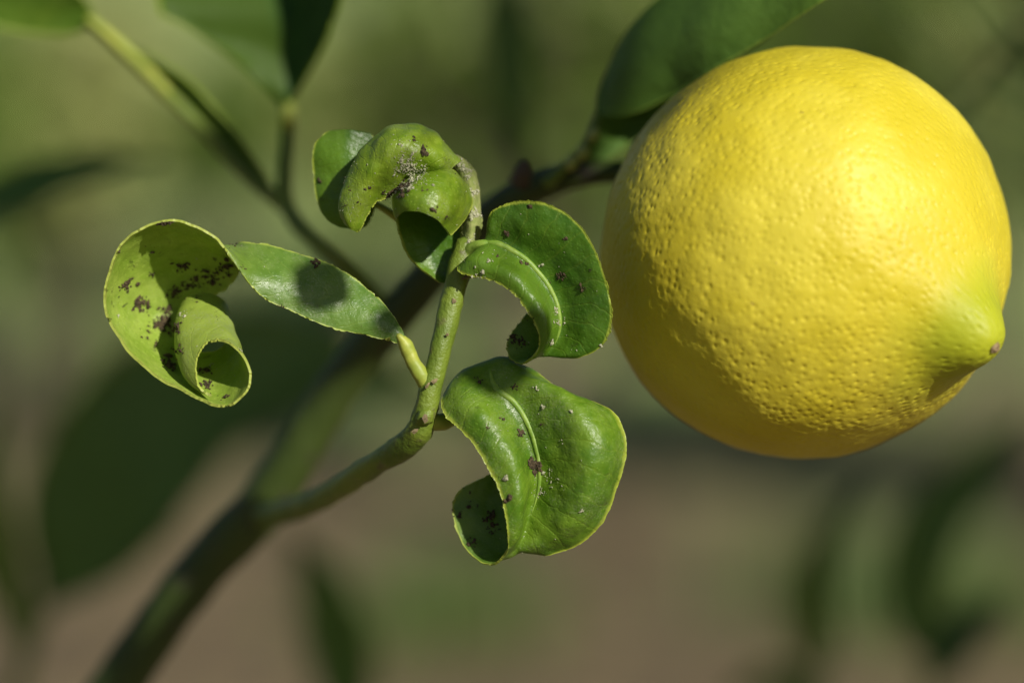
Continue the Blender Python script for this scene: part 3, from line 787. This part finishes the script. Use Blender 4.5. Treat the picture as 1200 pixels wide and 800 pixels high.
def lemon_grid(n=520, seg=740):
    from mathutils import kdtree
    a = np.pi * np.arange(n + 1) / n; z = 234 * np.cos(a); r = 242 * np.sin(a)
    z = np.where(a < np.pi / 2, z + 36 * np.exp(-(r / 48) ** 2.8) + 33 * np.exp(-(r / 92) ** 2),
                 z - 6 * np.exp(-(r / 70) ** 2) + 5 * np.exp(-(r / 22) ** 2))
    b = 2 * np.pi * np.arange(seg) / seg
    pos = np.stack([r[:, None] * np.cos(b), r[:, None] * np.sin(b), np.repeat(z[:, None], seg, 1)], -1).reshape(-1, 3)
    # oil-gland pits: evenly jittered points over the rind, stored on the ellipsoid
    N = 9500; gr = np.random.default_rng(3); k = np.arange(N) + 0.5
    ph = np.arccos(1 - 2 * k / N); th = np.pi * (1 + 5 ** 0.5) * k
    pit = np.stack([242 * np.sin(ph) * np.cos(th), 242 * np.sin(ph) * np.sin(th), 234 * np.cos(ph)], -1) + gr.normal(0, 2.2, (N, 3))
    depth = gr.uniform(0.3, 1.1, N); wid = gr.uniform(1.8, 2.9, N)
    kd = kdtree.KDTree(N)
    for i, p in enumerate(pit): kd.insert(p, i)
    kd.balance()
    ell = np.stack([242 * np.sin(a)[:, None] * np.cos(b), 242 * np.sin(a)[:, None] * np.sin(b), np.repeat(234 * np.cos(a)[:, None], seg, 1)], -1).reshape(-1, 3)
    V = []; PV = np.zeros(len(pos))
    for i, (p, q) in enumerate(zip(pos, ell)):
        (_, i1, d1), (_, i2, d2) = kd.find_n(q, 2)
        pv = Vector(p)
        h = -depth[i1] * math.exp(-(d1 / wid[i1]) ** 2) * 1.3 - 0.3 * depth[i2] * math.exp(-(d2 / wid[i2]) ** 2) + 0.25 * min(1.0, d1 / 7.0)
        PV[i] = math.exp(-(d1 / 3.0) ** 2) * depth[i1]
        h += 3.0 * mnoise.noise(pv / 95) + 1.5 * mnoise.noise(pv / 40 + Vector((5, 1, 2))) + 0.5 * mnoise.noise(pv / 18) + 0.14 * mnoise.noise(pv / 9)
        rr = math.hypot(p[0], p[1]); bb = math.atan2(p[1], p[0])
        h += 2.0 * math.sin(bb * 5 + 1.3 * math.sin(bb)) * math.exp(-((rr - 120) / 70) ** 2) * (0.35 if p[2] > 0 else 0.9)
        V.append(pv * (1 + h / max(pv.length, 1)) * S)
    F = []
    for i in range(n):
        for k in range(seg):
            F.append((i * seg + k, (i + 1) * seg + k, (i + 1) * seg + (k + 1) % seg, i * seg + (k + 1) % seg))
    return V, F


V, F = lemon_grid()
rind = mesh_obj('rind', V, F, M['rind'], lemon)
# scale factor of local pixel space for the material is MM; tip scar
scar = []
for i in range(7):
    a = i * 0.9; q = 5.5 * (i / 7) ** 0.6
    scar.append((np.array([q * math.cos(a), q * math.sin(a), 303 - q * q * 0.03]) * S, np.array([0, 0, 1.0]), 4.6 * S))
so_ = crumbs('stylar_scar', scar, flat_mat('scar', (0.20, 0.13, 0.06), (0.36, 0.27, 0.14), 1800), lemon)
if 'kind' in so_: del so_['kind']
# calyx star and stalk at the stem end
cv = []; cf = []
for k in range(10):
    a = math.pi * k / 5; rr_ = (26 if k % 2 == 0 else 15)
    cv += [(rr_ * math.cos(a) * S, rr_ * math.sin(a) * S, -(238 + (0 if k % 2 == 0 else 3)) * S), (rr_ * .6 * math.cos(a) * S, rr_ * .6 * math.sin(a) * S, -247 * S)]
cv.append((0, 0, -249 * S))
for k in range(10):
    n2 = (k + 1) % 10
    cf += [(2 * k, 2 * n2, 2 * n2 + 1, 2 * k + 1), (2 * k + 1, 2 * n2 + 1, 20)]
mesh_obj('calyx', cv, cf, M['petiole'], lemon)
end = lo - AX * 243 * S
st_w = [end + AX * 6 * S, end - AX * 22 * S, P(np.array([735, 199, -325.])), P(np.array([715, 202, -333.]))]
stalk = tube('stalk', st_w, [9 * MM, 8 * MM, 9 * MM, 10 * MM], M['stem'], None, seg=12, n=24, px=False, lump=0.1)
stalk.parent = lemon
bpy.context.view_layer.update()
stalk.matrix_parent_inverse = lemon.matrix_world.inverted()

# ------------------------------------------------------------------ blurred shoots of neighbouring plants behind
ZB = 1.75                                               # the shoots stand some 0.25 to 0.5 m behind the branch


def back(p): return [(x, y, z * ZB) for x, y, z in p]


def shoot(label, stem, radii, leaves, root=True, group='blurred shoots behind the branch'):
    o = empty('lemon_shoot', label, 'shoot', group)
    W = [P(np.array(p, float)) for p in back(stem)]
    R = [r * MM for r in radii]
    if root:
        b = W[0]; W = [np.array([b[0] - 0.03, b[1] + 0.04, -0.04]), b * 0.5 + np.array([b[0] - 0.02, b[1] + 0.05, 0]) * 0.5] + W
        R = [R[0] * 2.2, R[0] * 1.5] + R
    tube('stem', W, R, M['shoot'], o, seg=12, n=60, px=False, lump=0.1)
    for i, (mid, w, mats, roll, cup) in enumerate(leaves):
        blade('leaf', back(mid), w, mats, o, roll, cup, N=30, Mv=11, seed=i * 3.1, thick=3)
    return o


mm = (M['mature'], M['mature_under']); mo = (M['olive'], M['mature']); mb = (M['bright'], M['under'])
shoot('blurred shoot with broad dark leaves at the lower left', [(-30, 1000, -1500), (10, 840, -1500), (42, 730, -1500), (62, 690, -1500)], [22, 20, 18, 14],
      [([(62, 694, -1500), (110, 600, -1480), (180, 500, -1470), (270, 430, -1480), (420, 395, -1520)], 190, mm, 0.2, 0.15),
       ([(52, 715, -1520), (150, 560, -1600), (260, 470, -1640), (400, 440, -1660), (520, 460, -1660)], 130, mm, 0.3, 0.2),
       ([(64, 700, -1500), (105, 664, -1490), (150, 635, -1480), (210, 622, -1480)], 56, mm, 0.1, 0.1),
       ([(30, 760, -1500), (2, 650, -1480), (-8, 560, -1460), (0, 470, -1460)], 60, mb, 0.5, 0.1)])
shoot('blurred shoot with one curved green leaf below the branch fork', [(420, 1040, -1900), (412, 930, -1900), (408, 850, -1900)], [18, 16, 12],
      [([(408, 850, -1900), (404, 770, -1890), (380, 690, -1880), (338, 620, -1890)], 92, mm, 0.5, 0.2)])
shoot('blurred shoot with an arched olive leaf under the lemon', [(985, 1000, -2100), (968, 880, -2100), (958, 800, -2100)], [18, 15, 12],
      [([(958, 800, -2100), (950, 720, -2090), (968, 640, -2080), (1020, 566, -2090)], 64, (M['olive'], M['olive']), 0.5, 0.2),
       ([(962, 830, -2100), (900, 800, -2100), (850, 820, -2100)], 50, mm, 0.3, 0.2)])
shoot('blurred shoot with dark arching leaves at the lower right', [(1120, 1000, -1800), (1098, 860, -1800), (1086, 770, -1800)], [20, 17, 13],
      [([(1086, 775, -1800), (1072, 690, -1790), (1092, 620, -1780), (1150, 550, -1780), (1210, 480, -1800)], 84, mm, 0.4, 0.2),
       ([(1090, 800, -1800), (1130, 740, -1790), (1180, 700, -1800)], 64, mo, 0.4, 0.2)])
shoot('blurred drooping twig with bluish leaves between the twig and the lemon', [(560, -420, -2000), (572, -200, -1980), (585, -40, -1970), (592, 60, -1960)], [22, 18, 14, 9],
      [([(586, -40, -1970), (592, 40, -1960), (600, 110, -1960), (612, 200, -1970)], 74, mm, 0.3, 0.2),
       ([(575, -180, -1980), (540, -100, -1980), (520, -20, -1990)], 70, mm, 0.3, 0.2)], root=False)
shoot('blurred shoot with a bluish leaf at the left border', [(-260, 700, -1000), (-190, 480, -1000), (-120, 320, -1000), (-70, 270, -1000)], [22, 20, 16, 12],
      [([(-70, 268, -1000), (0, 236, -990), (80, 206, -985), (190, 186, -990)], 84, mm, 0.9, 0.15)])


# ------------------------------------------------------------------ unseen leafy limbs, added overhead to shade the stem and the shoots behind
HOOD = P(np.array([(x, y, z) for x in range(380, 571, 30) for y in range(145, 290, 28) for z in (0,)], float))


def overhead(label, pts, lit, n_leaves, seed, s_lo, s_hi, clear, leaf, small=()):
    r = np.random.default_rng(seed)
    pts = P(np.array(pts, float)); lit = P(np.array(lit, float))
    cs = []
    for _ in range(n_leaves * 260):
        if len(cs) >= n_leaves: break
        p = pts[r.integers(len(pts))]; c = p + SUN * r.uniform(s_lo, s_hi) + r.normal(0, 0.006, 3)
        q = to_px(c)
        if q[2] * MM < DIST - 0.02 and -260 < q[0] < 1460 and -190 < q[1] < 1000: continue
        d = c - lit; along = d @ SUN; off = np.linalg.norm(d - along[:, None] * SUN, axis=1)
        if np.any((off < clear) & (along > 0)): continue
        hd = c - HOOD; al = hd @ SUN; of = np.linalg.norm(hd - al[:, None] * SUN, axis=1)
        if np.any(of < clear - 0.001): continue
        cs.append(c)
    if not cs: return
    cs = np.array(cs); n = len(cs)
    o = empty('shade_limb', label, 'branch', 'added shade limbs')
    ctr = cs.mean(0); u, sv, vt = np.linalg.svd(cs - ctr); ax = vt[0]
    if ax[0] < 0: ax = -ax
    tt = (cs - ctr) @ ax; lo_, hi_ = tt.min(), tt.max()
    lift = SUN * 0.02
    L = [ctr + ax * lo_ + lift * .3, ctr + ax * (lo_ * .4) + lift, ctr + ax * hi_ * .5 + lift, ctr + ax * hi_ * 1.1 + lift * 1.5, ctr + ax * (hi_ + 0.35) + np.array([0.1, 0.1, 0.05])]
    tube('limb', L, [0.0015, 0.003, 0.004, 0.005, 0.008], M['stem'], o, seg=10, n=40, px=False, lump=0.1)
    dd = np.cross(SUN, r.normal(size=(n, 3))) + r.normal(0, 0.25, (n, 3))
    dd /= np.linalg.norm(dd, axis=1, keepdims=True)
    extra = [(P(np.array(p, float)) + SUN * sd, P(np.array(q, float)) - P(np.array(p, float)), sz * MM) for p, q, sd, sz in small]
    V = []; F = []; U = []
    prof = [(0.0, 0.05), (0.15, 0.3), (0.4, 0.5), (0.7, 0.42), (0.9, 0.2), (1.0, 0.02)]
    for c, d, sz, ex in [(c, d, leaf * r.uniform(0.75, 1.2), 0) for c, d in zip(cs, dd)] + [(c, (d - SUN * (d @ SUN)) / np.linalg.norm(d - SUN * (d @ SUN)), z, 1) for c, d, z in extra]:
        nn = SUN + r.normal(0, 0.3, 3) * (1 - ex); w = np.cross(d, nn); w /= np.linalg.norm(w); nn = np.cross(w, d)
        b0 = c - d * sz * 0.5; k = len(V)
        for a, b in prof:
            m = b0 + d * a * sz - nn * 0.12 * sz * a * a
            V += [m + w * b * sz + nn * b * sz * .2, m, m - w * b * sz + nn * b * sz * .2]; U += [(a, 0.0), (a, 0.5), (a, 1.0)]
        for i in range(5):
            p = k + i * 3; F += [(p, p + 1, p + 4, p + 3), (p + 1, p + 2, p + 5, p + 4)]
        tq = np.clip((b0 - ctr) @ ax, lo_, hi_); a0 = ctr + ax * tq + lift
        k = len(V); e = np.cross(a0 - b0, SUN); e /= np.linalg.norm(e) + 1e-9; f = np.cross(e, a0 - b0); f /= np.linalg.norm(f) + 1e-9
        for q0, rr0 in ((b0, 0.0004), (b0 + SUN * 0.07 if ex else (a0 + b0) / 2 + SUN * 0.004, 0.0005), (a0 + (SUN * 0.05 if ex else 0), 0.0007)):
            V += [q0 + e * rr0, q0 - e * rr0 * .5 + f * rr0 * .8, q0 - e * rr0 * .5 - f * rr0 * .8]; U += [(0, .3)] * 3
        for i in range(2):
            p = k + i * 3
            F += [(p, p + 1, p + 4, p + 3), (p + 1, p + 2, p + 5, p + 4), (p + 2, p, p + 3, p + 5)]
    mesh_obj('shade_foliage', V, F, M['mature'], o, uv=U)


lit_pts = [(x, y, z) for x, y, z in [(140, 300, 10), (125, 350, 0), (160, 420, 0), (200, 380, -40), (250, 430, 20), (300, 330, 10), (350, 340, 0), (430, 370, 0), (200, 270, 20), (480, 160, 0), (440, 200, 20), (410, 250, 0),
           (510, 230, 40), (540, 240, 0), (380, 165, -60), (600, 250, 0), (660, 300, 20), (700, 360, 20), (560, 310, 10), (620, 350, 30), (600, 480, 20), (550, 480, 10), (700, 500, 20), (660, 600, 20), (600, 600, 20),
           (720, 250, -140), (720, 350, -100), (800, 130, -90), (920, 60, -140), (1050, 90, -130), (1150, 200, -140), (1180, 300, -140), (1150, 400, -60), (1000, 500, -60), (900, 480, 0), (940, 300, 100),
           (800, 300, 40), (1060, 230, 40), (850, 200, 30), (800, 420, -20), (520, 400, 0), (500, 450, 0), (320, 70, -560), (270, 20, -560), (338, 135, -560), (60, 5, -600), (130, 45, -595), (180, 95, -590), (850, 20, -190), (900, 20, -160), (500, 165, 10), (522, 188, 0), (460, 152, 0), (490, 215, 40), (430, 220, 15), (548, 225, -20), (552, 268, -30), (555, 205, -40), (470, 240, 20), (530, 262, 20),
           (630, 470, 10), (660, 480, 20), (690, 560, 30), (725, 540, 10), (640, 620, 10), (560, 510, 20), (590, 550, 30), (610, 590, 30), (540, 490, 0), (620, 260, 10), (690, 310, 30), (680, 390, 20), (590, 290, 10), (640, 370, 20)]]
sh1 = [(x, y, z) for x, y, z in [(140, 800, -415), (190, 730, -400), (240, 660, -385), (312, 585, -360), (350, 530, -345), (385, 470, -335), (420, 430, -325), (455, 380, -320), (535, 290, -320), (605, 232, -330), (680, 204, -335),
        
        (345, 596, -370), (400, 570, -200), (430, 552, -130), (335, 240, -540), (300, 210, -560), (385, 295, -490), (336, 200, -550), (230, 146, -580), (430, 410, -430), (400, 450, -440), (350, 520, -480)]]
sh1 = [(x, y, z - (220 if i < 8 else 130 if i < 9 else 0)) for i, (x, y, z) in enumerate(sh1)]
overhead('unseen leafy limb added overhead to shade the branch', sh1, lit_pts, 150, 31, 0.09, 0.62, 0.023, 0.042,
         small=[((378, 333, 5), (398, 345, 5), 0.125, 72), ((455, 378, 3), (452, 395, 3), 0.135, 40), ((578, 436, -15), (620, 438, -20), 0.165, 80)])  # small leaves added to cast single shadow spots on the leaves below
sh2 = [(x, y, z) for x, y, z in [(80, 640, -1490), (120, 580, -1480), (180, 500, -1470), (230, 470, -1470), (300, 420, -1480), (380, 400, -1500), (150, 550, -1480), (260, 400, -1480), (120, 650, -1480), (180, 630, -1480), (0, 600, -1480), (20, 760, -1500),
        (400, 760, -1890), (390, 700, -1880), (350, 630, -1890), (955, 740, -2090), (970, 650, -2080), (1010, 580, -2090), (1075, 690, -1790), (1090, 620, -1780), (1150, 550, -1780), (1200, 490, -1800), (1130, 740, -1790),
        (600, 40, -1960), (600, 110, -1960), (610, 180, -1970), (530, -20, -1990), (0, 236, -990), (80, 206, -985), (160, 190, -990)]]
overhead('unseen leafy limb added overhead to shade the shoots behind', back(sh2), lit_pts, 170, 32, 0.12, 0.75, 0.035, 0.07)
